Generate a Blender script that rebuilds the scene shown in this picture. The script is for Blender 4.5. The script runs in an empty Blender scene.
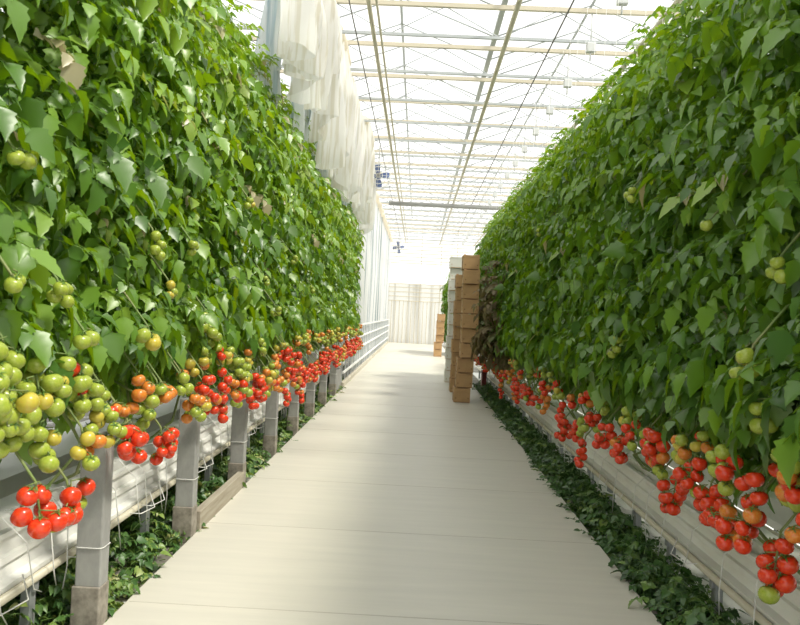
import bpy, bmesh, math, random
import numpy as np
from mathutils import Vector, Matrix

# ---------------------------------------------------------------- camera, sky, sun, exposure
SC = bpy.context.scene
COL = SC.collection
R = math.radians
cam_d = bpy.data.cameras.new('camera'); cam_d.sensor_width = 36; cam_d.lens = 790/800*36
cam = bpy.data.objects.new('camera', cam_d); COL.objects.link(cam)
M = Matrix.Rotation(math.atan(17.05/790), 4, 'Z') @ Matrix.Rotation(R(90)+math.atan(.7/790), 4, 'X') @ Matrix.Rotation(R(2.8), 4, 'Z')
cam.matrix_world = Matrix.Translation((0, 0, 1.65)) @ M
cam_d.clip_start = .05; cam_d.clip_end = 300
cam_d.dof.use_dof = True; cam_d.dof.focus_distance = 9.0; cam_d.dof.aperture_fstop = 7.0
SC.camera = cam

world = bpy.data.worlds.new('sky'); SC.world = world; world.use_nodes = True
bg = world.node_tree.nodes['Background']
bg.inputs['Color'].default_value = (1.0, 0.99, 0.97, 1); bg.inputs['Strength'].default_value = 1.45

sun_d = bpy.data.lights.new('sun', 'SUN'); sun_d.energy = 4.6; sun_d.angle = R(9); sun_d.color = (1.0, .95, .84)
sun = bpy.data.objects.new('sun', sun_d); COL.objects.link(sun)
sun.rotation_euler = Vector((.58, -.25, 1.0)).to_track_quat('Z', 'Y').to_euler()

SC.view_settings.view_transform = 'Standard'; SC.view_settings.look = 'None'
SC.view_settings.gamma = 1; SC.view_settings.use_curve_mapping = False
SC.view_settings.exposure = 0.08
SC.cycles.max_bounces = 10; SC.cycles.transparent_max_bounces = 24; SC.cycles.transmission_bounces = 6
SC.cycles.diffuse_bounces = 5

rnd = random.Random(7)
nr = np.random.RandomState(11)

# ---------------------------------------------------------------- materials
def mat(name, color, rough=.6, metal=0., noise=None, spec=.5, bump=0):
    """principled material; noise = (second colour, scale vector, contrast low, high)"""
    m = bpy.data.materials.new(name); m.use_nodes = True
    nt = m.node_tree; b = nt.nodes['Principled BSDF']
    b.inputs['Base Color'].default_value = (*color, 1); b.inputs['Roughness'].default_value = rough
    b.inputs['Metallic'].default_value = metal; b.inputs['Specular IOR Level'].default_value = spec
    if noise:
        c2, sc, lo, hi = noise
        tc = nt.nodes.new('ShaderNodeTexCoord'); mp = nt.nodes.new('ShaderNodeMapping'); mp.inputs['Scale'].default_value = sc
        n = nt.nodes.new('ShaderNodeTexNoise'); n.inputs['Scale'].default_value = 1; n.inputs['Detail'].default_value = 6
        n.inputs['Roughness'].default_value = .65
        cr = nt.nodes.new('ShaderNodeValToRGB'); cr.color_ramp.elements[0].position = lo; cr.color_ramp.elements[1].position = hi
        cr.color_ramp.elements[0].color = (*color, 1); cr.color_ramp.elements[1].color = (*c2, 1)
        nt.links.new(tc.outputs['Object'], mp.inputs['Vector']); nt.links.new(mp.outputs[0], n.inputs['Vector'])
        nt.links.new(n.outputs['Fac'], cr.inputs['Fac']); nt.links.new(cr.outputs[0], b.inputs['Base Color'])
        if bump:
            bp = nt.nodes.new('ShaderNodeBump'); bp.inputs['Strength'].default_value = bump; bp.inputs['Distance'].default_value = .01
            nt.links.new(n.outputs['Fac'], bp.inputs['Height']); nt.links.new(bp.outputs[0], b.inputs['Normal'])
    return m

def leaf_mat(name, cols, rough=.38, trans=.34):
    """leaf: colour by the per-leaflet 'tint' attribute, some light let through"""
    m = bpy.data.materials.new(name); m.use_nodes = True
    nt = m.node_tree; b = nt.nodes['Principled BSDF']; out = nt.nodes['Material Output']
    at = nt.nodes.new('ShaderNodeAttribute'); at.attribute_name = 'tint'
    cr = nt.nodes.new('ShaderNodeValToRGB'); e = cr.color_ramp.elements
    for i, (p, c) in enumerate(cols):
        if i < 2: el = e[i]; el.position = p
        else: el = e.new(p)
        el.color = (*c, 1)
    nt.links.new(at.outputs['Fac'], cr.inputs['Fac'])
    nt.links.new(cr.outputs[0], b.inputs['Base Color'])
    b.inputs['Roughness'].default_value = rough; b.inputs['Specular IOR Level'].default_value = .75
    tr = nt.nodes.new('ShaderNodeBsdfTranslucent')
    hs = nt.nodes.new('ShaderNodeHueSaturation'); hs.inputs['Hue'].default_value = .475; hs.inputs['Saturation'].default_value = 1.15; hs.inputs['Value'].default_value = 1.6
    nt.links.new(cr.outputs[0], hs.inputs['Color']); nt.links.new(hs.outputs[0], tr.inputs['Color'])
    mx = nt.nodes.new('ShaderNodeMixShader'); mx.inputs['Fac'].default_value = trans
    nt.links.new(b.outputs[0], mx.inputs[1]); nt.links.new(tr.outputs[0], mx.inputs[2]); nt.links.new(mx.outputs[0], out.inputs['Surface'])
    return m

def film_mat(name, color, stripe=None, trans=.5, clear=0.0, sc=(0, 3, .02)):
    """plastic film: diffuse + light let through + a little shine; stripe = second tone in vertical bands, painted fold shade on the white hung and curtain films"""
    m = bpy.data.materials.new(name); m.use_nodes = True
    nt = m.node_tree; b = nt.nodes['Principled BSDF']; out = nt.nodes['Material Output']
    b.inputs['Base Color'].default_value = (*color, 1); b.inputs['Roughness'].default_value = .35
    tr = nt.nodes.new('ShaderNodeBsdfTranslucent'); tr.inputs['Color'].default_value = (*color, 1)
    if stripe:
        tc = nt.nodes.new('ShaderNodeTexCoord'); mp = nt.nodes.new('ShaderNodeMapping'); mp.inputs['Scale'].default_value = sc
        n = nt.nodes.new('ShaderNodeTexNoise'); n.inputs['Scale'].default_value = 1; n.inputs['Detail'].default_value = 3
        cr = nt.nodes.new('ShaderNodeValToRGB'); cr.color_ramp.elements[0].position = .40; cr.color_ramp.elements[1].position = .50
        cr.color_ramp.elements[0].color = (*stripe, 1); cr.color_ramp.elements[1].color = (*color, 1)
        nt.links.new(tc.outputs['Object'], mp.inputs['Vector']); nt.links.new(mp.outputs[0], n.inputs['Vector'])
        nt.links.new(n.outputs['Fac'], cr.inputs['Fac']); nt.links.new(cr.outputs[0], b.inputs['Base Color']); nt.links.new(cr.outputs[0], tr.inputs['Color'])
    mx = nt.nodes.new('ShaderNodeMixShader'); mx.inputs['Fac'].default_value = trans
    nt.links.new(b.outputs[0], mx.inputs[1]); nt.links.new(tr.outputs[0], mx.inputs[2])
    last = mx
    if clear:
        tp = nt.nodes.new('ShaderNodeBsdfTransparent'); m2 = nt.nodes.new('ShaderNodeMixShader'); m2.inputs['Fac'].default_value = clear
        nt.links.new(mx.outputs[0], m2.inputs[1]); nt.links.new(tp.outputs[0], m2.inputs[2]); last = m2
    nt.links.new(last.outputs[0], out.inputs['Surface'])
    return m

def glass_mat(name):
    m = bpy.data.materials.new(name); m.use_nodes = True
    nt = m.node_tree; out = nt.nodes['Material Output']; nt.nodes.remove(nt.nodes['Principled BSDF'])
    tp = nt.nodes.new('ShaderNodeBsdfTransparent'); tp.inputs['Color'].default_value = (.97, .98, .97, 1)
    gl = nt.nodes.new('ShaderNodeBsdfGlossy'); gl.inputs['Roughness'].default_value = .05
    mx = nt.nodes.new('ShaderNodeMixShader'); mx.inputs['Fac'].default_value = .05
    nt.links.new(tp.outputs[0], mx.inputs[1]); nt.links.new(gl.outputs[0], mx.inputs[2]); nt.links.new(mx.outputs[0], out.inputs['Surface'])
    return m

MT = dict(
    path=mat('concrete_path', (.63, .605, .525), .42, noise=((.555, .535, .47), (1.0, 9, 1), .3, .75), bump=.04),
    joint=mat('path_joint', (.44, .41, .35), .8),
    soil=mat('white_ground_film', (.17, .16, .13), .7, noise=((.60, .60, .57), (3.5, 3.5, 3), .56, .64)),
    concrete=mat('post_concrete', (.36, .36, .34), .85, noise=((.25, .25, .24), (9, 9, 5), .35, .7), bump=.2),
    footing=mat('stained_footing', (.33, .30, .25), .9, noise=((.18, .16, .13), (14, 14, 14), .4, .65), bump=.2),
    kerb=mat('kerb_concrete', (.56, .52, .43), .8, noise=((.40, .36, .28), (6, 6, 6), .4, .7)),
    kerb_wood=mat('weathered_plank', (.42, .38, .30), .85, noise=((.27, .23, .17), (30, 2, 30), .35, .7)),
    steel=mat('white_steel', (.84, .84, .81), .45, noise=((.70, .69, .64), (3, 1, 3), .45, .75)),
    rail=mat('cream_pipe', (.58, .54, .42), .4),
    leg=mat('galvanised_leg', (.34, .36, .36), .5, .4),
    white=mat('white_paint', (.80, .80, .78), .5),
    cream=mat('cream_paint', (.64, .58, .45), .5),
    cream_pipe=mat('roof_pipe_paint', (.62, .58, .45), .5),
    gal=mat('galvanised_truss', (.50, .53, .54), .5),
    greypipe=mat('grey_pipe', (.36, .36, .34), .5),
    darkwire=mat('dark_wire', (.16, .15, .14), .6),
    bracket=mat('grey_bracket', (.66, .67, .66), .5),
    blade=mat('blue_blade', (.10, .15, .32), .45),
    card=mat('cardboard', (.52, .33, .16), .8, noise=((.43, .26, .12), (5, 5, 5), .35, .7)),
    card_marks_shade=mat('cardboard_marks_and_shade', (.22, .12, .055), .85),
    whitecard=mat('white_card', (.82, .81, .76), .7),
    maroon=mat('maroon_plastic', (.14, .02, .015), .5),
    stem=mat('vine_stem', (.16, .24, .06), .6, noise=((.25, .25, .10), (8, 8, 3), .4, .7)),
    calyx=mat('calyx_green', (.10, .20, .03), .6),
    red=mat('ripe_skin', (.66, .035, .012), .22, noise=((.74, .075, .016), (6, 6, 6), .4, .7)),
    orange=mat('turning_skin', (.66, .17, .025), .24, noise=((.60, .30, .05), (9, 9, 9), .4, .7)),
    green=mat('unripe_skin', (.27, .36, .035), .25, noise=((.40, .45, .075), (8, 8, 8), .35, .7)),
    yellow=mat('yellow_green_skin', (.52, .44, .06), .25, noise=((.56, .36, .05), (8, 8, 8), .5, .8)),
    wire=mat('white_tube', (.75, .75, .72), .4),
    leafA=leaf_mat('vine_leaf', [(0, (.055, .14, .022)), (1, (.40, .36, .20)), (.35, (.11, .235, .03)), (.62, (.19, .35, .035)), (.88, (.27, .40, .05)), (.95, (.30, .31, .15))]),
    leafG=leaf_mat('ground_leaf', [(0, (.03, .085, .018)), (1, (.36, .38, .14)), (.5, (.06, .15, .03)), (.85, (.22, .33, .06))], .45, .15),
    dryleaf=leaf_mat('withered_leaf', [(0, (.10, .085, .03)), (1, (.30, .22, .11)), (.5, (.20, .15, .07)), (.8, (.12, .15, .04))], .6, .2),
    film=film_mat('hung_film', (.95, .94, .91), (.80, .77, .68), .6, 0, (16, 16, .10)),  # tan second tone paints the shading of the folds into the film
    filmblue=film_mat('bluish_film', (.86, .89, .89), (.52, .62, .66), .5, 0, (12, 12, .12)),
    filmwall=film_mat('curtain_film', (.78, .79, .77), (.34, .40, .41), .35, 0, (0, 7, .05)),  # grey bands paint in fold shade that the white folds hardly show
    filmroll=film_mat('cream_film', (.93, .88, .76), None, .5),
    endfilm=film_mat('end_wall_film', (.92, .92, .89), (.70, .69, .64), .65, 0, (3.2, 0, .05)),
    glass=glass_mat('roof_glass'),
)

# ---------------------------------------------------------------- helpers
class MB:
    """collects shapes, builds ONE mesh object"""
    def __init__(s): s.v = []; s.f = []; s.mi = []; s.sm = []
    def add(s, vs, fs, mi=0, sm=False):
        o = len(s.v); s.v += [tuple(v) for v in vs]; s.f += [tuple(i+o for i in f) for f in fs]
        s.mi += [mi]*len(fs); s.sm += [sm]*len(fs)
    def box(s, lo, hi, mi=0, taper=0, bev=0):
        (x0, y0, z0), (x1, y1, z1) = lo, hi; t = taper
        if bev:
            bm = bmesh.new(); bmesh.ops.create_cube(bm, size=1)
            for v in bm.verts:
                k = t if v.co.z < 0 else 0
                v.co = Vector(((x0+x1)/2 + v.co.x*(x1-x0-2*k), (y0+y1)/2 + v.co.y*(y1-y0-2*k), (z0+z1)/2 + v.co.z*(z1-z0)))
            bmesh.ops.bevel(bm, geom=bm.edges[:], offset=bev, segments=2, affect='EDGES', profile=.5)
            bm.verts.index_update()
            s.add([v.co[:] for v in bm.verts], [[v.index for v in f.verts] for f in bm.faces], mi); bm.free(); return
        vs = [(x0+t, y0+t, z0), (x1-t, y0+t, z0), (x1-t, y1-t, z0), (x0+t, y1-t, z0), (x0, y0, z1), (x1, y0, z1), (x1, y1, z1), (x0, y1, z1)]
        s.add(vs, [(0, 3, 2, 1), (4, 5, 6, 7), (0, 1, 5, 4), (1, 2, 6, 5), (2, 3, 7, 6), (3, 0, 4, 7)], mi)
    def tube(s, pts, r, n=8, mi=0, caps=True):
        pts = [Vector(p) for p in pts]; rr = r if isinstance(r, (list, tuple)) else [r]*len(pts)
        o = []; prev = None
        for i, p in enumerate(pts):
            d = (pts[min(i+1, len(pts)-1)] - pts[max(i-1, 0)]).normalized()
            if prev is None:
                a = Vector((0, 0, 1)) if abs(d.z) < .9 else Vector((1, 0, 0)); prev = d.cross(a).normalized()
            u = (prev - d*prev.dot(d)).normalized(); w = d.cross(u); prev = u
            o += [p + (u*math.cos(2*math.pi*k/n) + w*math.sin(2*math.pi*k/n))*rr[i] for k in range(n)]
        fs = []
        for i in range(len(pts)-1):
            for k in range(n):
                a, b = i*n+k, i*n+(k+1) % n; fs.append((a, b, b+n, a+n))
        if caps: fs += [tuple(range(n))[::-1], tuple(range((len(pts)-1)*n, len(pts)*n))]
        s.add(o, fs, mi, True)
    def prism(s, prof, y0, y1, mi=0):
        """closed profile in x,z drawn along y"""
        n = len(prof); vs = [(x, y0, z) for x, z in prof] + [(x, y1, z) for x, z in prof]
        fs = [(i, (i+1) % n, (i+1) % n+n, i+n) for i in range(n)] + [tuple(range(n))[::-1], tuple(range(n, 2*n))]
        s.add(vs, fs, mi)
    def mesh(s, name, mats):
        me = bpy.data.meshes.new(name); me.from_pydata(s.v, [], s.f)
        for m in (mats if isinstance(mats, (list, tuple)) else [mats]): me.materials.append(m)
        me.polygons.foreach_set('material_index', s.mi); me.polygons.foreach_set('use_smooth', s.sm)
        me.update(); return me
    def build(s, name, mats, parent=None, loc=(0, 0, 0)):
        return link(name, s.mesh(name, mats), parent, loc)

def link(name, me, parent=None, loc=(0, 0, 0), rz=0):
    o = bpy.data.objects.new(name, me); COL.objects.link(o); o.location = loc; o.rotation_euler = (0, 0, rz)
    if parent: o.parent = parent
    return o
def tag(o, label=None, cat=None, group=None, kind=None):
    if label: o['label'] = label
    if cat: o['category'] = cat
    if group: o['group'] = group
    if kind: o['kind'] = kind
    return o
def thing(name, label, cat, loc=(0, 0, 0), rz=0, group=None):
    o = link(name, None, None, loc, rz); o.empty_display_size = .1
    return tag(o, label, cat, group)
def copy_tree(o, parent=None):
    c = o.copy(); COL.objects.link(c)
    if parent: c.parent = parent
    for ch in list(o.children): copy_tree(ch, c)
    return c
ORD = 'first second third fourth fifth sixth seventh eighth ninth tenth eleventh twelfth thirteenth fourteenth fifteenth sixteenth seventeenth eighteenth nineteenth twentieth'.split()
ORD += ['twenty-' + w for w in ORD[:9]] + ['thirtieth'] + ['thirty-' + w for w in ORD[:9]] + ['fortieth'] + ['forty-' + w for w in ORD[:9]]
# ---------------------------------------------------------------- structure
XL, XR, YE = -1.518, 1.44, 44.0
b = MB(); b.box((-9, -4, -.14), (9, YE+1, -.05)); tag(b.build('floor', MT['soil']), 'white film covered ground under the plant rows', 'ground', kind='structure')
b = MB(); b.box((1.74, .5, -.05), (5.5, 24, -.035)); tag(b.build('floor_film', MT['white']), 'white ground film under the gutters opposite the posts', 'ground film', kind='structure')
b = MB(); b.box((XL, -3, -.05), (XR, YE, 0), bev=.008)
for y in np.arange(4.3, 43, 1.64):                      # shallow cross joints cut in the slab
    b.box((XL+.02, y-.004, -.002), (XR-.02, y+.004, .0006), 1)
tag(b.build('floor_path', [MT['path'], MT['joint']]), 'long pale concrete path between the tomato rows', 'path', kind='structure')

b = MB()
for k in range(-3, 3):
    x = k*3.2 + 1.07
    b.add([(x, -4, 6.35), (x+1.6, -4, 6.95), (x+1.6, YE, 6.95), (x, YE, 6.35)], [(0, 1, 2, 3)])
    b.add([(x+1.6, -4, 6.95), (x+3.2, -4, 6.35), (x+3.2, YE, 6.35), (x+1.6, YE, 6.95)], [(0, 1, 2, 3)])
tag(b.build('ceiling', MT['glass']), 'clear glass panes of the greenhouse roof', 'roof glass', kind='structure')
b = MB()
for k in range(-3, 4):
    x = k*3.2 + 1.07
    b.box((x-.04, -4, 6.29), (x+.04, YE, 6.35))
    if k < 3: b.tube([(x+1.6, -4, 6.95), (x+1.6, YE, 6.95)], .025, 6)
y = -3.6
while y < YE:
    for k in range(-3, 3):
        x = k*3.2 + 1.07
        b.tube([(x, y, 6.33), (x+1.6, y, 6.93), (x+3.2, y, 6.33)], .014, 4)
    y += 1.2
tag(b.build('trim_1', MT['gal']), 'white glazing bars and gutters of the glass roof', 'glazing bars', kind='structure')

# gable at the far end: bars above, plain band, ribbed film below
b = MB(); b.box((-2.2, YE, -.05), (9, YE+.05, 3.3)); tag(b.build('wall_back', MT['endfilm']), 'white film end wall closing the path', 'wall', kind='structure')
b = MB(); b.add([(-9, YE+.03, 3.3), (9, YE+.03, 3.3), (9, YE+.03, 6.95), (-9, YE+.03, 6.95)], [(0, 1, 2, 3)])
tag(b.build('window_1', MT['glass']), 'glazed gable above the end wall', 'window', kind='structure')
b = MB()
for z in (2.35, 2.6, 2.85, 3.1, 3.3, 4.45, 4.6, 4.8, 5.0, 5.2, 5.4, 5.6, 5.8): b.box((-9 if z > 3.3 else -2.2, YE-.04, z-.02), (9, YE, z+.02))
x = -2.1
while x < 4:
    b.box((x-.015, YE-.05, 0 if rnd.random() < .8 else .9), (x+.015, YE-.002, 2.35 if abs((x*2) % 2) > .4 else 6.4)); x += .22
tag(b.build('trim_2', MT['cream']), 'pale horizontal and upright bars on the end wall', 'wall bars', kind='structure')

# long film curtain beyond the rows on the post side
b = MB(); n = 560; vs = []
for i in range(n+1):
    y = 20.9 + (YE-20.9)*i/n
    x = -1.66 + .03*math.sin(y*9.1) + .02*math.sin(y*23+1) + .012*math.sin(y*4.3)
    for z in (-.05, 1.4, 3.0, 4.6, 5.6): vs.append((x + .01*math.sin(y*5+z*2), y, z + (.06*math.sin(y*1.8) if z > 5 else 0)))
b.add(vs, [(i*5+j, (i+1)*5+j, (i+1)*5+j+1, i*5+j+1) for i in range(n) for j in range(4)], 0, True)
tag(b.build('wall_left', MT['filmwall']), 'long white film curtain hanging beside the path beyond the vines', 'film wall', kind='structure')

b = MB(); b.tube([(-1.60 + .03*math.sin(i*1.7), 20.95 + i*.5, 5.60 + .04*math.sin(i*2.3)) for i in range(46)], [.09 + .03*math.sin(i*2.9) for i in range(46)], 10)
tag(b.build('curtain_roll', MT['filmroll']), 'long cream roll of gathered film along the top of the white film curtain', 'plastic roll')

# ---------------------------------------------------------------- roof steel
def make_truss(y, idx):
    t = thing('roof_truss', f'pale lattice roof truss crossing overhead, {ORD[idx]} from the near end', 'roof truss', (0, y, 0), 0, 'lattice roof trusses')
    b = MB(); b.box((-8.6, -.03, 6.06), (8.6, .03, 6.12)); b.build('upper_chord', MT['cream'], t)
    b = MB(); b.box((-8.6, -.02, 5.63), (8.6, .02, 5.67)); b.build('lower_chord', MT['gal'], t)
    b = MB(); x = -8.6; up = True
    while x < 8.5:
        b.tube([(x, 0, 5.65 if up else 6.07), (x+.8, 0, 6.07 if up else 5.65)], .008, 5); up = not up; x += .8
    b.build('lattice_web', MT['gal'], t)
    b = MB(); b.box((2.23, -.05, 5.50), (2.36, .05, 5.63), bev=.01); b.tube([(2.29, 0, 5.6), (2.29, 0, 6.06)], .012, 6)
    b.tube([(2.29, 0, 5.5), (2.29, 0, 5.38)], .012, 6); b.build('bracket', MT['bracket'], t)
    return t
t0 = make_truss(11.33-1.74*2, 0)
for i in range(1, 21):
    c = copy_tree(t0); c.location = (0, 11.33 + 1.74*(i-2), 0); c['label'] = f'pale lattice roof truss crossing overhead, {ORD[i]} from the near end'

def pipe(name, label, cat, pts, r, m, n=10, clip=True):
    t = thing(name, label, cat, pts[0])
    q = [Vector(p)-Vector(pts[0]) for p in pts]
    b = MB(); b.tube(q, r, n); b.build('pipe_run' if r > .015 else 'strand', MT[m], t)
    if clip:
        L = q[-1]
        for k in range(1, 12):
            p = L*(k/12); b = MB(); b.tube([p + Vector((0, 0, r*.6)), p + Vector((0, 0, .12))], .006, 5)
            b.build('hanger', MT['bracket'], t)
    return t
pipe('heating_pipe', 'thick cream pipe running along the roof above the middle of the path', 'pipe', [(1.07, 4, 5.55), (1.07, 43.8, 5.55)], .035, 'cream_pipe')
pipe('heating_pipe', 'cream roof pipe running above the edge of the vine row opposite the posts', 'pipe', [(2.95, 4, 5.55), (2.95, 43.8, 5.55)], .04, 'cream_pipe')
pipe('heating_pipe', 'thicker of the paired cream pipes under the roof near the hung film', 'pipe', [(-.80, 4, 5.55), (-.80, 43.8, 5.55)], .03, 'cream_pipe')
pipe('heating_pipe', 'thinner of the paired cream pipes under the roof near the hung film', 'pipe', [(-.70, 4, 5.56), (-.70, 43.8, 5.56)], .016, 'cream_pipe', 8)
pipe('roof_cable', 'dark cable strung under the roof between the hung film and paired pipes', 'cable', [(-1.06, 4, 5.60), (-1.06, 43.8, 5.60)], .009, 'darkwire', 6, False)
pipe('roof_cable', 'dark cable strung under the roof between the two single cream pipes', 'cable', [(1.73, 4, 5.58), (1.73, 43.8, 5.58)], .011, 'darkwire', 6, False)
pipe('cross_pipe', 'thick grey pipe crossing under the roof behind the nearer fan', 'pipe', [(-1.15, 27.2, 5.42), (3.4, 27.2, 5.42)], .075, 'greypipe', 12)

def make_fan(loc, label):
    t = thing('circulation_fan', label, 'fan', loc, 0, 'air circulation fans'); t.scale = (1.25, 1.25, 1.25)
    b = MB(); N = 36
    for rr, yy in ((.25, -.06), (.25, .06), (.17, -.075), (.09, -.08)):
        b.tube([(rr*math.cos(2*math.pi*k/N), yy, rr*math.sin(2*math.pi*k/N)) for k in range(N+1)], .007, 6)
    for k in range(12):
        a = 2*math.pi*k/12; b.tube([(.03*math.cos(a), -.085, .03*math.sin(a)), (.25*math.cos(a), -.06, .25*math.sin(a))], .003, 4)
    b.build('guard_ring', MT['white'], t)
    b = MB(); b.tube([(0, -.06, 0), (0, .12, 0)], .045, 14); b.build('motor', MT['greypipe'], t)
    for k in range(4):
        a = R(8) + k*math.pi/2; ca, sa = math.cos(a), math.sin(a); b = MB(); vs = []
        for r_, w in ((.035, .03), (.10, .05), (.18, .06), (.225, .045)):
            for sg in (-1, 1):
                for th in (-.003, .003): vs.append((r_*ca - sg*w*sa, sg*.022+th, r_*sa + sg*w*ca))
        fs = []
        for i in range(3):
            o = i*4; fs += [(o, o+2, o+6, o+4), (o+1, o+5, o+7, o+3), (o, o+4, o+5, o+1), (o+2, o+3, o+7, o+6)]
        b.add(vs, fs + [(0, 1, 3, 2), (12, 14, 15, 13)]); b.build('blade', MT['blade'], t)
    b = MB(); b.tube([(0, .03, .25), (0, .03, .60)], .01, 6); b.build('hanger', MT['greypipe'], t)
    return t
make_fan((-1.13, 19.6, 5.03), 'blue bladed round fan hanging under the roof, the nearer one')
make_fan((-1.06, 38.6, 4.86), 'small blue bladed round fan under the roof, the farther one')

# hung film: bunches gathered up under the trusses over the post-side vines
def film_bunch(y0, y1, zt, za, zb, x0, seed, label, roll=True):
    q = random.Random(seed); ny, nz = 150, 14
    t = thing('hung_film', label, 'plastic sheet', (x0, y0, zt), 0, 'plastic sheets gathered under the roof')
    vs = []; ph = [q.uniform(0, 6.28) for _ in range(6)]
    for i in range(ny+1):
        s = i/ny; y = (y1-y0)*s
        low = za + (zb-za)*math.sin(math.pi*min(1, s*1.1))**2 + .12*math.sin(s*9+ph[0]) + .08*math.sin(s*31+ph[1])
        for j in range(nz+1):
            tt = j/nz; z = (low - zt)*tt
            amp = (.09 if roll else .05) + .06*tt
            x = amp*(math.sin(s*26+ph[2]+1.2*tt) + .5*math.sin(s*57+ph[3]-tt)) + .035*tt*math.sin(s*120+ph[0]) + .05*math.sin(tt*5+ph[4])
            vs.append((x, y + .03*math.sin(tt*6+s*17+ph[5]), z))
    b = MB(); b.add(vs, [(i*(nz+1)+j, (i+1)*(nz+1)+j, (i+1)*(nz+1)+j+1, i*(nz+1)+j+1) for i in range(ny) for j in range(nz)], 0, True)
    b.build('sheet', MT['film' if roll else 'filmblue'], t)
    if roll:
        b = MB(); b.tube([(0, 0, .0), (.01, (y1-y0)*.3, -.04), (-.01, (y1-y0)*.7, .02), (0, y1-y0, 0)], [.09, .11, .10, .08], 10); b.build('roll', MT['filmroll'], t)
    return t
yy = 7.9
for i in range(7):
    q = random.Random(50+i); ln = q.uniform(1.1, 1.6)
    deep = q.choice((3.75, 3.95, 4.15, 3.85)); sh = q.choice((4.9, 5.0, 4.3, 4.2))
    film_bunch(yy, yy+ln, 5.74, deep, sh, -1.45 + q.uniform(-.12, .12), 90+i,
               f'white plastic sheet gathered under the roof above the post row, {ORD[i]} from the near end')
    yy += 1.78

for i, (y, z) in enumerate(((8.6, 3.9), (10.5, 3.9), (12.6, 3.8), (14.9, 3.9), (17.0, 3.9), (19.0, 3.8))):
    film_bunch(y, y+.42, 5.72, z, z+.25, -1.78, 140+i, f'narrow strip of plastic sheet hanging behind the gathered sheets, {ORD[i]} from the near end', False)

# ---------------------------------------------------------------- left edge: posts, planks, kerb, rails
def make_post(y, k):
    t = thing('concrete_post', f'grey weathered concrete post at the path edge, {ORD[k]} from the near end', 'post', (-1.585, y, 0), 0, 'concrete posts along the path edge')
    b = MB(); b.box((-.065, -.055, .20), (.065, .055, .97), bev=.008); b.build('shaft', MT['concrete'], t)
    b = MB(); b.box((-.075, -.065, -.05), (.068, .065, .205), bev=.006); b.build('footing', MT['footing'], t)
    b = MB()
    N = 16
    b.tube([(.069*(1 if abs(math.cos(a)) > .7 else abs(math.cos(a))/.7)*(1 if math.cos(a) > 0 else -1), .059*(1 if abs(math.sin(a)) > .7 else abs(math.sin(a))/.7)*(1 if math.sin(a) > 0 else -1), .40) for a in [2*math.pi*(j+.5)/N for j in range(N+1)]], .003, 5)
    b.build('wire_band', MT['wire'], t)
    return t
post = make_post(3.98, 0); POSTY = [3.98 + 1.64*k for k in range(8)]
for k in range(1, 8):
    c = copy_tree(post); c.location.y = POSTY[k]; c['label'] = f'grey weathered concrete post at the path edge, {ORD[k]} from the near end'
b = MB(); b.box((-1.56, POSTY[1]+.1, -.04), (-1.50, POSTY[2]-.1, .14), bev=.006)
tag(b.build('edge_plank', MT['kerb_wood']), 'weathered plank on edge between the second and third concrete posts', 'plank')
b = MB(); b.box((-1.72, 16.0, -.05), (-1.56, 16.9, .42), bev=.01); tag(b.build('concrete_block', MT['concrete']), 'grey concrete block at the path edge where the kerb begins', 'block')
b = MB(); b.box((-1.58, 17.0, -.05), (-1.50, 43.8, .10), bev=.012)
tag(b.build('path_kerb', MT['kerb']), 'low sandy concrete kerb along the path beyond the posts', 'kerb', kind='structure')
t = thing('side_rail', 'white barrier of four long rails on slim uprights beyond the vines', 'railing', (-1.53, 17.0, 0))
for z in (.31, .67, .97, 1.28):
    b = MB(); b.box((-.02, 0, z-.025), (.02, 26.6, z+.025), bev=.006); b.build('rail', MT['white'], t)
for k in range(34):
    b = MB(); b.box((-.042, k*.8-.02, .10), (-.02, k*.8+.02, 1.3)); b.build('upright', MT['gal'], t)

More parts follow.
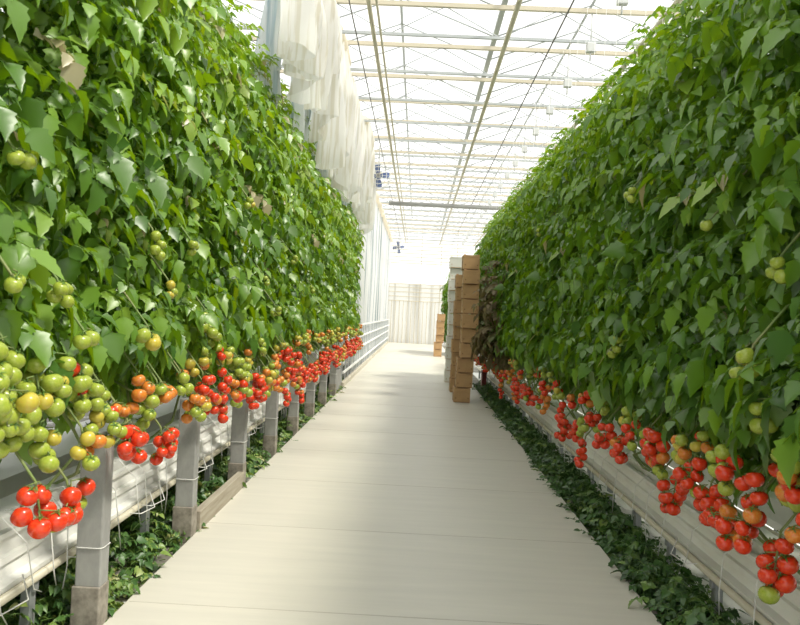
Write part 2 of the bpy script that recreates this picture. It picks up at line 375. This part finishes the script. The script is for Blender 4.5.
# ---------------------------------------------------------------- growing gutters
def gutter(sg, zlo, zhi, y0, y1, label, pre):
    """sg: side of the path; profile given for the right side and mirrored"""
    t = thing('growing_gutter', label, 'gutter', (sg*1.95, y0, 0)); L = y1-y0
    ix = lambda x: sg*(x-1.95)
    b = MB(); m_ = (zlo+zhi)/2; pr = [(1.79, zlo), (1.83, zlo-.04), (2.12, zlo-.04), (2.16, zlo), (2.18, zhi), (2.15, zhi), (2.12, zhi-.03), (1.92, zhi-.03), (1.90, zhi), (1.86, zhi), (1.86, zhi-.025), (1.885, zhi-.03), (1.865, m_+.012), (1.845, m_+.008), (1.84, m_-.02), (1.86, m_-.026), (1.84, zlo+.03), (1.79, zlo+.022)]
    b.prism([(ix(x), z) for x, z in pr], 0, L); b.build('trough', MT['steel'], t)
    b = MB(); b.box((min(ix(1.925), ix(2.115)), 0, zhi-.03), (max(ix(1.925), ix(2.115)), L, zhi+.05), bev=.015); b.build('growing_slab', MT['steel'], t)
    b = MB(); b.tube([(ix(1.765), 0, zlo-.01), (ix(1.765), L, zlo-.01)], .022, 10); b.build('front_pipe', MT['rail'], t)
    k = .4
    while k < L:
        b = MB(); b.box((ix(1.80)-.022, k-.03, -.05), (ix(1.80)+.022, k+.03, zlo-.01)); b.box((ix(2.1)-.022, k-.03, -.05), (ix(2.1)+.022, k+.03, zlo-.03))
        b.box((min(ix(1.76), ix(2.12)), k-.02, zlo-.075), (max(ix(1.76), ix(2.12)), k+.02, zlo-.035)); b.build('support_leg', MT['leg'], t); k += .82
    q = random.Random(int(zlo*100)); k = .3
    while k < min(L, 11):
        y = k + q.uniform(-.1, .1); a = q.uniform(-.12, .12); dz = q.uniform(.12, .3); b = MB()
        x = 1.73 if sg > 0 else 1.73
        b.tube([(ix(1.95), y, zhi+.06), (ix(1.84), y+a*.3, zhi+.10), (ix(x), y+a*.6, zhi-.02), (ix(x-.02), y+a, zlo-.02), (ix(x), y+a*1.6+.05, zlo-dz*.6)], .0035, 5)
        if q.random() < .3: b.tube([(ix(1.76), y, zlo), (ix(1.68), y+.02, zlo-.005), (ix(1.66), y+.22, zlo-.01), (ix(1.72), y+.28, zlo+.08)], .0035, 5)
        b.build('drip_tube', MT['wire'], t); k += .28 if sg < 0 else .45
    return t
gutter(-1, .31, .54, .9, 20.6, 'white growing gutter on short legs behind the concrete posts', 'a')
gutter(1, .24, .44, .9, 22.0, 'white growing gutter with cream front pipe opposite the posts', 'b')
# parallel gutters one row further out, seen below the vines
for sg, side in ((-1, 'behind the gutter of the post row'), (1, 'behind the gutter opposite the posts')):
    t = thing('growing_gutter', f'second white growing gutter {side}', 'gutter', (sg*2.9, .9, 0))
    b = MB(); b.prism([(sg*(x-2.9), z) for x, z in ((2.62, .30), (2.66, .22), (3.1, .22), (3.14, .30), (3.16, .46), (2.60, .46))], 0, 21); b.build('trough', MT['steel'], t)
    b = MB(); b.tube([(sg*-.34, 0, .24), (sg*-.34, 21, .24)], .022, 8); b.build('front_pipe', MT['rail'], t)
    for k in range(13):
        b = MB(); b.box((-.03, .4+k*1.64-.03, -.05), (.03, .4+k*1.64+.03, .22)); b.build('support_leg', MT['leg'], t)

# ---------------------------------------------------------------- leaves
ST = [(0, .0), (.10, .22), (.22, .40), (.31, .31), (.46, .37), (.55, .26), (.70, .22), (.79, .13), (.89, .08), (1.0, .0)]
def leaflet_base():
    """unit leaflet along +Y, toothed outline, folded along the midrib, tip drooping"""
    v = []; f = []
    for t, w in ST:
        z = -.20*t*t; v += [(-w, t, z + .16*w), (0, t, z - .02), (w, t, z + .16*w)]
    for i in range(len(ST)-1):
        a = i*3; f += [(a, a+1, a+4, a+3), (a+1, a+2, a+5, a+4)]
    return np.array(v), np.array(f)
LV, LF = leaflet_base()
def unit(a): return a/(np.linalg.norm(a)+1e-9)

def leaf_mesh(name, leaves, material, tint_fn):
    """leaves: (attach point, azimuth, pitch, droop, length, leaflet size)"""
    V = []; F = []; T = []; off = 0
    sv, sf = [], []
    for (p, az, pit, droop, ln, ls, pairs) in leaves:
        pos = np.array(p, float); n = 6; pts = [pos.copy()]; dirs = []
        for i in range(n):
            pt = pit - droop*(i/n); d = np.array((math.cos(az)*math.cos(pt), math.sin(az)*math.cos(pt), math.sin(pt))); dirs.append(d)
            pos = pos + d*ln/n; pts.append(pos.copy())
        side = np.array((-math.sin(az), math.cos(az), 0)); base_t = tint_fn(p)
        # petiole: thin three-sided strip
        o = len(sv)
        for i, q in enumerate(pts):
            w = .004*(1-.6*i/n); sv += [q + side*w, q - side*w, q + np.array((0, 0, w*1.2))]
        for i in range(n):
            a = o+i*3
            for j in range(3): sf.append((a+j, a+(j+1) % 3, a+3+(j+1) % 3, a+3+j))
        specs = [(1.0, 0, 1.25)]
        for k in range(pairs):
            t = .36 + .5*k/max(1, pairs-1) if pairs > 1 else .6
            specs += [(t, 1, 1 - .18*abs(k-.6)), (t + .04, -1, 1 - .18*abs(k-.6))]
        for (t, sd, sc) in specs:
            i = min(n-1, int(t*n)); q = pts[i] + (pts[i+1]-pts[i])*min(1, t*n-i)
            rd = dirs[i]
            if sd == 0: d = unit(rd + np.array((0, 0, -.25)) + nr.normal(0, .12, 3))
            else: d = unit(.45*rd + sd*.85*side + np.array((0, 0, -.35)) + nr.normal(0, .22, 3))
            up = np.array((math.cos(az)*.45, math.sin(az)*.45, .8)) + nr.normal(0, .32, 3)
            s = unit(np.cross(d, up)); nn = np.cross(s, d)
            L = ls*sc*nr.uniform(.8, 1.2); W = L*nr.uniform(.8, 1.05)
            dz = nr.uniform(.4, 2.2)
            vv = q + LV[:, :1]*s*W + LV[:, 1:2]*d*L + LV[:, 2:3]*nn*L*dz
            V.append(vv); F.append(LF+off); off += len(LV); T.append(np.full(len(LF), min(1, max(0, base_t + nr.normal(0, .07)))))
    V = np.concatenate(V); F = np.concatenate(F); T = np.concatenate(T)
    sv = np.array(sv); sf = np.array(sf)+len(V)
    nv = len(V)+len(sv); nf = len(F)+len(sf)
    me = bpy.data.meshes.new(name)
    me.vertices.add(nv); me.vertices.foreach_set('co', np.concatenate([V, sv]).astype(np.float32).ravel())
    allf = np.concatenate([F, sf]).astype(np.int32)
    me.loops.add(nf*4); me.loops.foreach_set('vertex_index', allf.ravel())
    me.polygons.add(nf); me.polygons.foreach_set('loop_start', np.arange(0, nf*4, 4, dtype=np.int32))
    me.materials.append(material)
    me.update(calc_edges=True); me.validate()
    at = me.attributes.new('tint', 'FLOAT', 'FACE'); at.data.foreach_set('value', np.concatenate([T, np.full(len(sf), .62)]).astype(np.float32))
    me.polygons.foreach_set('use_smooth', np.ones(len(me.polygons), bool))
    return me

def vine_leaves(seed, z0, z1, n, dry=False):
    q = random.Random(seed); out = []
    for i in range(n):
        u = q.random(); z = z0 + (z1-z0)*u
        top = max(0, (u-.80)/.20)                       # the young tip is thinner
        x = q.uniform(-.16, .30)*(1-.5*top); y = q.uniform(-.30, .30)
        az = q.gauss(0, .95) if q.random() < .78 else q.uniform(-3.14, 3.14)
        ln = q.uniform(.24, .42)*(1-.45*top); ls = q.uniform(.075, .14)*(1-.42*top)
        out.append(((x, y, z), az, q.uniform(-.1, .75) + .3*top, q.uniform(1.1, 2.1), ln, ls, 3))
    for i in range(48):                                  # shaded inner leaves reach lower than the outer ones
        out.append(((q.uniform(-.30, .02), q.uniform(-.3, .3), z0 + q.uniform(-.30, .15)), q.gauss(0, .9), q.uniform(-.1, .5), q.uniform(1.2, 2.2), q.uniform(.2, .36), q.uniform(.09, .14), 3))
    for i in range(26):                                  # skirt of outer leaves over the fruit stalks
        out.append(((q.uniform(.15, .34), q.uniform(-.3, .3), z0 + q.uniform(.0, .28)), q.gauss(0, .7), q.uniform(.0, .6), q.uniform(1.3, 2.2), q.uniform(.2, .34), q.uniform(.09, .15), 3))
    for i in range(22):                                  # shoots at the very top
        out.append(((q.uniform(-.1, .2), q.uniform(-.3, .3), z1 + q.uniform(-.1, .16)), q.uniform(-3.14, 3.14), q.uniform(.4, 1.3), q.uniform(.6, 1.6), q.uniform(.15, .26), q.uniform(.05, .09), 3))
    return out
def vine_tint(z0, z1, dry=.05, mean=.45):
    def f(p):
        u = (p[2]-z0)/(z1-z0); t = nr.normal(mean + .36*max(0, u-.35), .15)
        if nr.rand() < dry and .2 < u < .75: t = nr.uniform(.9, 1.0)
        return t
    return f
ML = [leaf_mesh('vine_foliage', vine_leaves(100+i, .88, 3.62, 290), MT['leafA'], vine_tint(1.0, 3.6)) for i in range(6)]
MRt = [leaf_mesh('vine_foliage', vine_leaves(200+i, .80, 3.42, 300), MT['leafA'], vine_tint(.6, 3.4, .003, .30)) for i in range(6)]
MDRY = leaf_mesh('withered_foliage', vine_leaves(300, .7, 2.0, 120), MT['dryleaf'], lambda p: nr.uniform(.1, .9))

# ---------------------------------------------------------------- tomatoes
def tomato_mesh(name, m, seed, squat=.9):
    q = random.Random(seed); b = MB(); nu, nv = 16, 10; lob = q.choice((4, 5, 6)); ph = q.uniform(0, 6)
    vs = [(0, 0, -.5*squat)]
    for j in range(1, nv):
        th = math.pi*j/nv
        for i in range(nu):
            a = 2*math.pi*i/nu; r = .5*math.sin(th)*(1 + .035*math.cos(lob*a+ph)*(1-math.cos(th))*.8)
            z = -.5*squat*math.cos(th); z -= .10*math.exp(-((math.pi-th)/.45)**2)
            vs.append((r*math.cos(a), r*math.sin(a), z))
    vs.append((0, 0, .5*squat-.10)); fs = [(0, 1+(i+1) % nu, 1+i) for i in range(nu)]
    for j in range(nv-2):
        for i in range(nu):
            a = 1+j*nu+i; c = 1+j*nu+(i+1) % nu; fs.append((a, c, c+nu, a+nu))
    T = len(vs)-1; o = 1+(nv-2)*nu; fs += [(o+i, o+(i+1) % nu, T) for i in range(nu)]
    b.add(vs, fs, 0, True)
    zt = .5*squat-.085                                   # five sepals and a short stalk
    for k in range(5):
        a = 2*math.pi*k/5+ph; ca, sa = math.cos(a), math.sin(a); pts = []
        for r_, w, z in ((.03, .03, zt+.01), (.16, .045, zt+.075), (.30, .03, zt+.05), (.40, .004, zt+.03+q.uniform(-.05, .09))):
            pts += [(r_*ca-w*sa, r_*sa+w*ca, z), (r_*ca+w*sa, r_*sa-w*ca, z)]
        b.add(pts, [(0, 1, 3, 2), (2, 3, 5, 4), (4, 5, 7, 6)], 1, True)
    b.tube([(0, 0, zt-.02), (.02, .01, zt+.12), (.05, .02, zt+.22)], .025, 6, 1)
    return b.mesh(name, [m, MT['calyx']])
TM = {k: [tomato_mesh('tomato', MT[m], 10*i+j, .86 + .04*j) for j in range(3)] for i, (k, m) in enumerate((('r', 'red'), ('o', 'orange'), ('g', 'green'), ('y', 'yellow')))}
TL = {'r': 'ripe red tomato', 'o': 'orange half-ripe tomato', 'g': 'green unripe tomato', 'y': 'yellow-green tomato'}
def fruit_colours(kind, n, q):
    if kind == 'G': return [q.choice('gggggggggy') for _ in range(n)]
    if kind == 'R': return ['r' if q.random() < .92 else 'o' for _ in range(n)]
    if kind == 'O': return [q.choice('oooryg') for _ in range(n)]
    if kind == 'Y': return [q.choice('yyog') for _ in range(n)]
    if kind == 'M': return ['r']*(n-n//3) + ['g']*(n//3)
    if kind == 'E': return ['r']*(n-1) + ['g']
    return ['g']*n

def add_cluster(plant, sg, yc, zc, h, n, kind, xc, seed, d=None):
    """one fruit truss of a plant: curved stalk with its tomatoes hanging in two ranks"""
    q = random.Random(seed); d = d or (q.uniform(.072, .084) if sg < 0 else q.uniform(.072, .084))
    if kind == 'G' and zc > 1.6: d *= .8
    px, py, pz = plant.location; pos = []
    h = max(h-d, .0); cols = max(1, math.ceil(n*d*.72/max(h+d*.7, d)))
    for i in range(n):
        fr = (i+.5)/n; z = zc + h/2 - fr*h
        pos.append([xc + q.uniform(-.5, .5)*d*(1.0 if n > 4 else .4) - sg*.0, yc + ((i % 2)*2-1)*d*(.30 + .30*(cols-1))*q.uniform(.6, 1.3), z + q.uniform(-.2, .2)*d])
    for it in range(40):                                 # push apart until they only touch
        for i in range(n):
            for j in range(i):
                v = [pos[i][k]-pos[j][k] for k in range(3)]; L = math.sqrt(sum(c*c for c in v)) + 1e-6; m = d*.95
                if L < m:
                    for k in range(3):
                        s = v[k]/L*(m-L)*.5*(1 if k else .8); pos[i][k] += s; pos[j][k] -= s
    top = max(p[2] for p in pos) + d*.6; bot = min(p[2] for p in pos) + d*.2
    b = MB(); ax = px - xc
    b.tube([(xc+sg*.36-px, yc-py+.05, top+.26-pz), (xc+sg*.17-px, yc-py+.02, top+.17-pz), (xc+sg*.03-px, yc-py, top-pz), (xc+sg*.015-px, yc-py, (top+bot)/2-pz), (xc-px, yc-py, bot-pz)], [.006, .006, .0055, .0045, .003], 6)
    for p in pos:
        b.tube([(xc+sg*.012-px, yc-py, p[2]+d*.62-pz), (p[0]-px, p[1]-py, p[2]+d*.5-pz)], .003, 5)
    tr = b.build('fruit_truss', MT['stem'], plant)
    for p, c in zip(pos, fruit_colours(kind, n, q)):
        o = link('tomato', q.choice(TM[c]), tr, (p[0]-px, p[1]-py, p[2]-pz)); s = d*q.uniform(.9, 1.08)
        o.scale = (s, s, s); o.rotation_euler = (q.gauss(0, .3), q.gauss(0, .3) - sg*.25, q.uniform(0, 6.28)); o['label'] = TL[c]
    return kind

# fruit trusses measured along the two rows: y, height, extent, count, ripeness
L=[(2.77, 1.31, 0.14, 4, 'G'),
 (2.84, 1.4, 0.14, 3, 'G'),
 (2.87, 1.12, 0.17, 7, 'G'),
 (3.21, 1.66, 0.09, 4, 'G'),
 (3.21, 1.31, 0.23, 7, 'G'),
 (3.39, 1.47, 0.06, 2, 'G'),
 (3.49, 1.2, 0.22, 6, 'G'),
 (3.73, 1.12, 0.27, 7, 'G'),
 (3.16, 1.03, 0.21, 5, 'G'),
 (3.42, 0.99, 0.16, 5, 'Y'),
 (3.02, 0.82, 0.22, 6, 'R'),
 (3.3, 0.77, 0.16, 7, 'M'),
 (3.97, 0.93, 0.22, 8, 'R'),
 (4.47, 1.03, 0.22, 6, 'G'),
 (4.51, 0.83, 0.21, 9, 'R'),
 (3.91, 1.1, 0.08, 3, 'O'),
 (4.66, 1.11, 0.07, 2, 'O'),
 (5.35, 1.08, 0.19, 6, 'R'),
 (5.25, 0.95, 0.09, 3, 'Y'),
 (5.88, 1.07, 0.25, 4, 'R'),
 (5.83, 1.33, 0.27, 7, 'G'),
 (6.44, 0.92, 0.28, 6, 'M'),
 (7.18, 0.91, 0.29, 9, 'R'),
 (6.67, 1.1, 0.15, 5, 'G'),
 (7.86, 0.93, 0.38, 9, 'O'),
 (8.65, 0.67, 0.2, 5, 'R'),
 (8.93, 1.09, 0.2, 5, 'R'),
 (9.85, 0.62, 0.32, 9, 'R'),
 (4.25, 1.95, 0.18, 4, 'G'),
 (2.73, 1.69, 0.05, 2, 'G'),
 (2.83, 2.13, 0.07, 2, 'G'),
 (4.68, 1.72, 0.11, 3, 'G'),
 (5.46, 1.5, 0.19, 5, 'G'),
 (4.2, 1.44, 0.11, 3, 'G')]
RR=[(3.77, 0.98, 0.2, 5, 'M'),
 (3.51, 0.9, 0.31, 6, 'R'),
 (3.84, 0.73, 0.17, 8, 'R'),
 (3.34, 1.07, 0.08, 3, 'R'),
 (3.21, 1.0, 0.14, 4, 'G'),
 (3.19, 1.15, 0.06, 3, 'G'),
 (3.06, 1.03, 0.12, 4, 'R'),
 (3.38, 0.64, 0.3, 9, 'E'),
 (4.68, 0.67, 0.27, 10, 'R'),
 (4.22, 1.05, 0.14, 4, 'O'),
 (4.1, 0.74, 0.21, 6, 'R'),
 (4.48, 0.95, 0.14, 4, 'Y'),
 (4.87, 0.76, 0.08, 2, 'G'),
 (5.8, 0.74, 0.23, 8, 'R'),
 (5.12, 0.82, 0.21, 7, 'R'),
 (7.04, 0.73, 0.23, 4, 'G'),
 (6.91, 0.51, 0.25, 7, 'R'),
 (7.88, 0.58, 0.26, 9, 'R'),
 (9.12, 0.74, 0.39, 9, 'O'),
 (10.4, 0.62, 0.26, 6, 'R'),
 (11.42, 0.57, 0.29, 7, 'R'),
 (13.39, 0.47, 0.41, 8, 'R'),
 (5.41, 2.53, 0.12, 3, 'G'),
 (4.11, 2.18, 0.04, 1, 'G'),
 (3.33, 1.9, 0.12, 3, 'G'),
 (3.38, 1.51, 0.16, 4, 'G'),
 (5.69, 1.49, 0.22, 4, 'G'),
 (6.14, 1.19, 0.08, 1, 'G'),
 (9.49, 2.7, 0.17, 2, 'G'),
 (3.33, 1.29, 0.14, 4, 'G')]

# further along the rows the trusses follow one another about every 30 cm
q = random.Random(5); y = 9.4
while y < 20.3:
    L.append((y, q.uniform(.74, .92), q.uniform(.2, .32), q.randint(7, 10), q.choice('RRROM')))
    L.append((y+.15, q.uniform(1.08, 1.3), q.uniform(.12, .22), q.randint(3, 6), q.choice('GYOG')))
    y += .30
for y in (1.9, 2.3): L.append((y, .85, .22, 7, 'R')); L.append((y+.2, 1.2, .22, 7, 'G')); R_extra = None
y = 11.0
while y < 20.6:
    RR.append((y+q.uniform(-.1, .1), q.uniform(.60, .74), q.uniform(.18, .3), q.randint(5, 8), q.choice('RRRO')))
    if q.random() < .4: RR.append((y+.2, q.uniform(.85, 1.0), q.uniform(.1, .2), 3, q.choice('GYO')))
    y += .55
for y in (1.8, 2.2, 2.6): RR.append((y, .70, .25, 8, 'R'))
for y, z in ((7.6, 1.9), (6.6, 2.5), (9.0, 2.2), (8.2, 1.6), (5.0, 2.0), (10.5, 1.9)): L.append((y, z, .10, 3, 'G'))

q = random.Random(77); y = 2.75
while y < 9.6:                                           # smaller trusses between the big ones
    L.append((y, q.uniform(1.02, 1.28), q.uniform(.14, .24), q.randint(4, 7), q.choice('GGOYG' if y < 4.2 else 'GOYRO')))
    if y > 4.6: L.append((y+.17, q.uniform(.80, 1.0), q.uniform(.18, .26), q.randint(5, 8), q.choice('RRO')))
    y += .36
y = 3.0
while y < 11:
    RR.append((y, q.uniform(.62, .92), q.uniform(.16, .26), q.randint(4, 8), q.choice('RRRRM')))
    RR.append((y+.2, q.uniform(.9, 1.05), q.uniform(.12, .2), q.randint(3, 5), q.choice('GOG')))
    y += .62
PH = 1.64/3
def vine(sg, y, base, meshes, i, q, clusters, rowtext):
    plant = thing('tomato_plant', 'x', 'tomato plant', (sg*(2.02 if sg < 0 else 1.96), y, base), 0, 'tomato vines in the ' + ('post row' if sg < 0 else 'row opposite the posts'))
    zt = 4.0-base if sg < 0 else 3.75-base
    # the bare lower stem lies along the gutter, then climbs
    b = MB(); zz = .62 if sg < 0 else .4; lx = -sg*q.uniform(.06, .3); s1 = q.choice((1, -1))
    b.tube([(0, .45*s1, .02), (lx*.6, .42*s1, .10), (lx, .28*s1, .20 + q.uniform(0, .06)), (lx, .12*s1, zz*.65), (lx*.6, .02, zz), (0, 0, zz+.3)], [.009]*6, 8)
    b.tube([(0, 0, zz+.3), (.02, .03, zz+.8), (-.02, -.02, zz+1.5), (.01, 0, zt)], [.009, .008, .007, .004], 8)
    b.build('stem', MT['stem'], plant)
    b = MB(); b.tube([(.01, .01, .55), (.01, .01, 5.64-base)], .0022, 4); b.build('support_string', MT['wire'], plant)
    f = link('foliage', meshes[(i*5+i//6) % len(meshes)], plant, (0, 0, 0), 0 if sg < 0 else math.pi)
    return plant
plants = {-1: [], 1: []}
q = random.Random(21)
for i in range(35):
    y = 3.98 + (i-5)*PH; plants[-1].append(vine(-1, y, .56, ML, i, q, L, ''))
for i in range(37):
    y = 1.30 + i*PH; plants[1].append(vine(1, y, .46, MRt, i, q, RR, ''))
info = {}
q = random.Random(33)
for sg, lst in ((-1, L), (1, RR)):
    for k, (yc, zc, h, n, kind) in enumerate(lst):
        p = min(plants[sg], key=lambda o: abs(o.location.y-yc))
        high = zc > 1.42 if sg < 0 else zc > 1.15
        xc = -(1.41 + (q.uniform(.0, .10) if kind in 'GYO' and zc > 1.0 else 0)) if sg < 0 else 1.5 + q.uniform(-.02, .06)
        if high: xc = sg*q.uniform(1.40, 1.48)
        add_cluster(p, sg, yc, zc, h, n, kind, xc, 1000*sg+k); info.setdefault(p.name, []).append(kind)
WORD = {'R': 'red', 'G': 'green', 'O': 'orange', 'Y': 'yellowing', 'M': 'mixed', 'E': 'red'}
for sg in (-1, 1):
    for i, p in enumerate(plants[sg]):
        ks = []
        for k in info.get(p.name, []):
            if WORD[k] not in ks: ks.append(WORD[k])
        fr = ('bearing ' + ' and '.join(ks[:2]) + ' fruit') if ks else 'with no fruit showing'
        if sg < 0: p['label'] = f'{ORD[i]} tomato vine from the near end of the post row, {fr}'
        else: p['label'] = f'{ORD[i]} tomato vine from the near end opposite the posts, {fr}'

# withered leaves on the stretch beside the box stacks
for j, y in enumerate((14.1, 15.7)):
    p = thing('withered_plant', f'withered brownish vine hanging beside the cardboard box stacks, the {"nearer" if j == 0 else "farther"} one', 'withered plant', (1.60, y, .46), 0, 'withered vines beside the boxes')
    link('foliage', MDRY, p, (0, 0, 0), math.pi)
    b = MB(); b.tube([(0, 0, 0), (.03, .05, .8), (-.02, 0, 2.2)], .008, 7); b.build('stem', MT['stem'], p)

# a few more vines of the same row far down the path
far = []
for j in range(5):
    p = thing('tomato_plant', f'far tomato vine standing past the boxes near the end wall, {ORD[j]} in its line', 'tomato plant', (1.62, 32.6+j*PH, .2), 0, 'far tomato vines near the end wall')
    link('foliage', MRt[j], p, (0, 0, -.25), math.pi)
    b = MB(); b.tube([(0, 0, -.25), (.02, .04, 1.4), (0, 0, 3.1)], .009, 7); b.build('stem', MT['stem'], p)
    for c in range(2): add_cluster(p, 1, 32.5+j*PH+c*.3, .62+.1*c, .3, 7, 'R', 1.10, 7000+j*10+c)

# foliage of the rows further out, only a dark mass behind the first rows
def back_leaves(seed, sg, n):
    q = random.Random(seed); out = []
    for i in range(n):
        out.append(((sg*q.uniform(3.0, 3.5), q.uniform(.8, 26), .75 + 3.1*q.random()), q.uniform(-1.2, 1.2) + (0 if sg < 0 else math.pi), q.uniform(0, .6), q.uniform(1.2, 2), q.uniform(.3, .45), q.uniform(.17, .24), 3))
    return out
for sg, w in ((-1, 'post row'), (1, 'row opposite the posts')):
    me = leaf_mesh('row_foliage', back_leaves(5+sg, sg, 2600), MT['leafA'], lambda p: nr.normal(.35, .12))
    tag(link('row_foliage', me), f'dense green vine foliage of the rows behind the {w}', 'foliage', kind='stuff')

# stripped leaves and shoots lying below the gutters
def litter(seed, x0, x1, y0, y1, n, hgt):
    q = random.Random(seed); out = []
    for i in range(n):
        y = y0 + (y1-y0)*q.random()**1.3; x = q.uniform(x0, x1); hump = math.sin(math.pi*min(1, max(0, (x-x0)/(x1-x0))))
        out.append(((x, y, -.04 + hgt*hump*q.random()), q.uniform(0, 6.28), q.uniform(-.1, .9), q.uniform(.4, 1.9), q.uniform(.08, .17), q.uniform(.035, .07), 3))
    return out
me = leaf_mesh('ground_foliage', litter(1, -2.5, -1.56, 1.5, 19, 6500, .24), MT['leafG'], lambda p: nr.normal(.58, .22))
tag(link('ground_foliage', me), 'leafy green shoots strewn under the gutter behind the concrete posts', 'ground foliage', kind='stuff')
me = leaf_mesh('ground_foliage', litter(2, 1.46, 1.84, 1.5, 19, 3600, .17), MT['leafG'], lambda p: nr.normal(.3, .2))
tag(link('ground_foliage', me), 'strip of dark leafy shoots along the path edge opposite the posts', 'ground foliage', kind='stuff')

# ---------------------------------------------------------------- cardboard boxes
def box_mesh(name, w, d, h, white=False):
    b = MB(); t = .012; m = 0
    b.box((0, 0, 0), (w, t, h-.012), m); b.box((0, d-t, 0), (w, d, h-.012), m); b.box((0, t, 0), (t, d-t, h-.012), m); b.box((w-t, t, 0), (w, d-t, h-.012), m)
    b.box((t, t, .004), (w-t, d-t, .02), m)
    for (x, y) in ((0, 0), (w-.05, 0), (0, d-.05), (w-.05, d-.05)): b.box((x+.003, y+.003, h-.03), (x+.047, y+.047, h), m)
    b.box((-.002, -.004, h-.05), (w+.002, .0, h-.014), m); b.box((-.004, 0, h-.05), (0, d, h-.014), m)   # turned-down rim
    b.box((-.003, d*.40, h*.48), (0, d*.60, h*.60), 1)
    b.box((.02, -.002, .002), (w-.02, 0, .014), 1); b.box((-.002, .02, .002), (0, d-.02, .014), 1)  # dark strips paint the shadow line along the box bottom
    for fx in (.12, .88): b.box((w*fx-.008, -.003, h*.25), (w*fx+.008, 0, h*.33), 1)
    return b.mesh(name, [MT['whitecard'] if white else MT['card'], MT['card_marks_shade'] if not white else MT['card']])
BM = box_mesh('cardboard_box', .31, .56, .284); BW = box_mesh('white_box', .35, .56, .284, True)
def stack(x, y, n, me, what, where, offs, nm='cardboard_box'):
    for k in range(n):
        pos = 'at the bottom' if k == 0 else ('on top' if k == n-1 else f'{ORD[k]} up from the bottom')
        o = link(nm, me, None, (x+offs[k % len(offs)], y + .012*((k*7) % 5 - 2), k*.284 + .0)); 
        tag(o, f'{what} {pos} of {where}', 'box', f'boxes of {where}')
stack(.78, 15.15, 10, BM, 'brown cardboard box', 'the nearest stack beside the vines', [0, .03, .04, .09, .10, .09, .09, .08, .08, .06])
stack(.79, 17.1, 9, BM, 'brown cardboard box', 'the second stack from the camera', [0, .01, .02, .0, .03, .02, .01, .04, .02])
stack(.76, 19.6, 11, BW, 'white cardboard box', 'the white stack behind the brown ones', [0, .02, .0, .01, .03, .02, .02, .0], 'white_box')
stack(.74, 31.4, 6, BM, 'brown cardboard box', 'the far stack near the end wall', [0, .0, .06, .07, .06, .08])
t = thing('plastic_crate', 'dark maroon plastic crate on end at the foot of the vines beyond the boxes', 'crate', (1.55, 18.0, -.05))
b = MB(); b.box((0, 0, 0), (.10, .34, .46), bev=.008); b.build('body', MT['maroon'], t)
b = MB(); b.box((-.008, -.008, .42), (.108, .348, .47), bev=.004); b.build('rim', MT['maroon'], t)
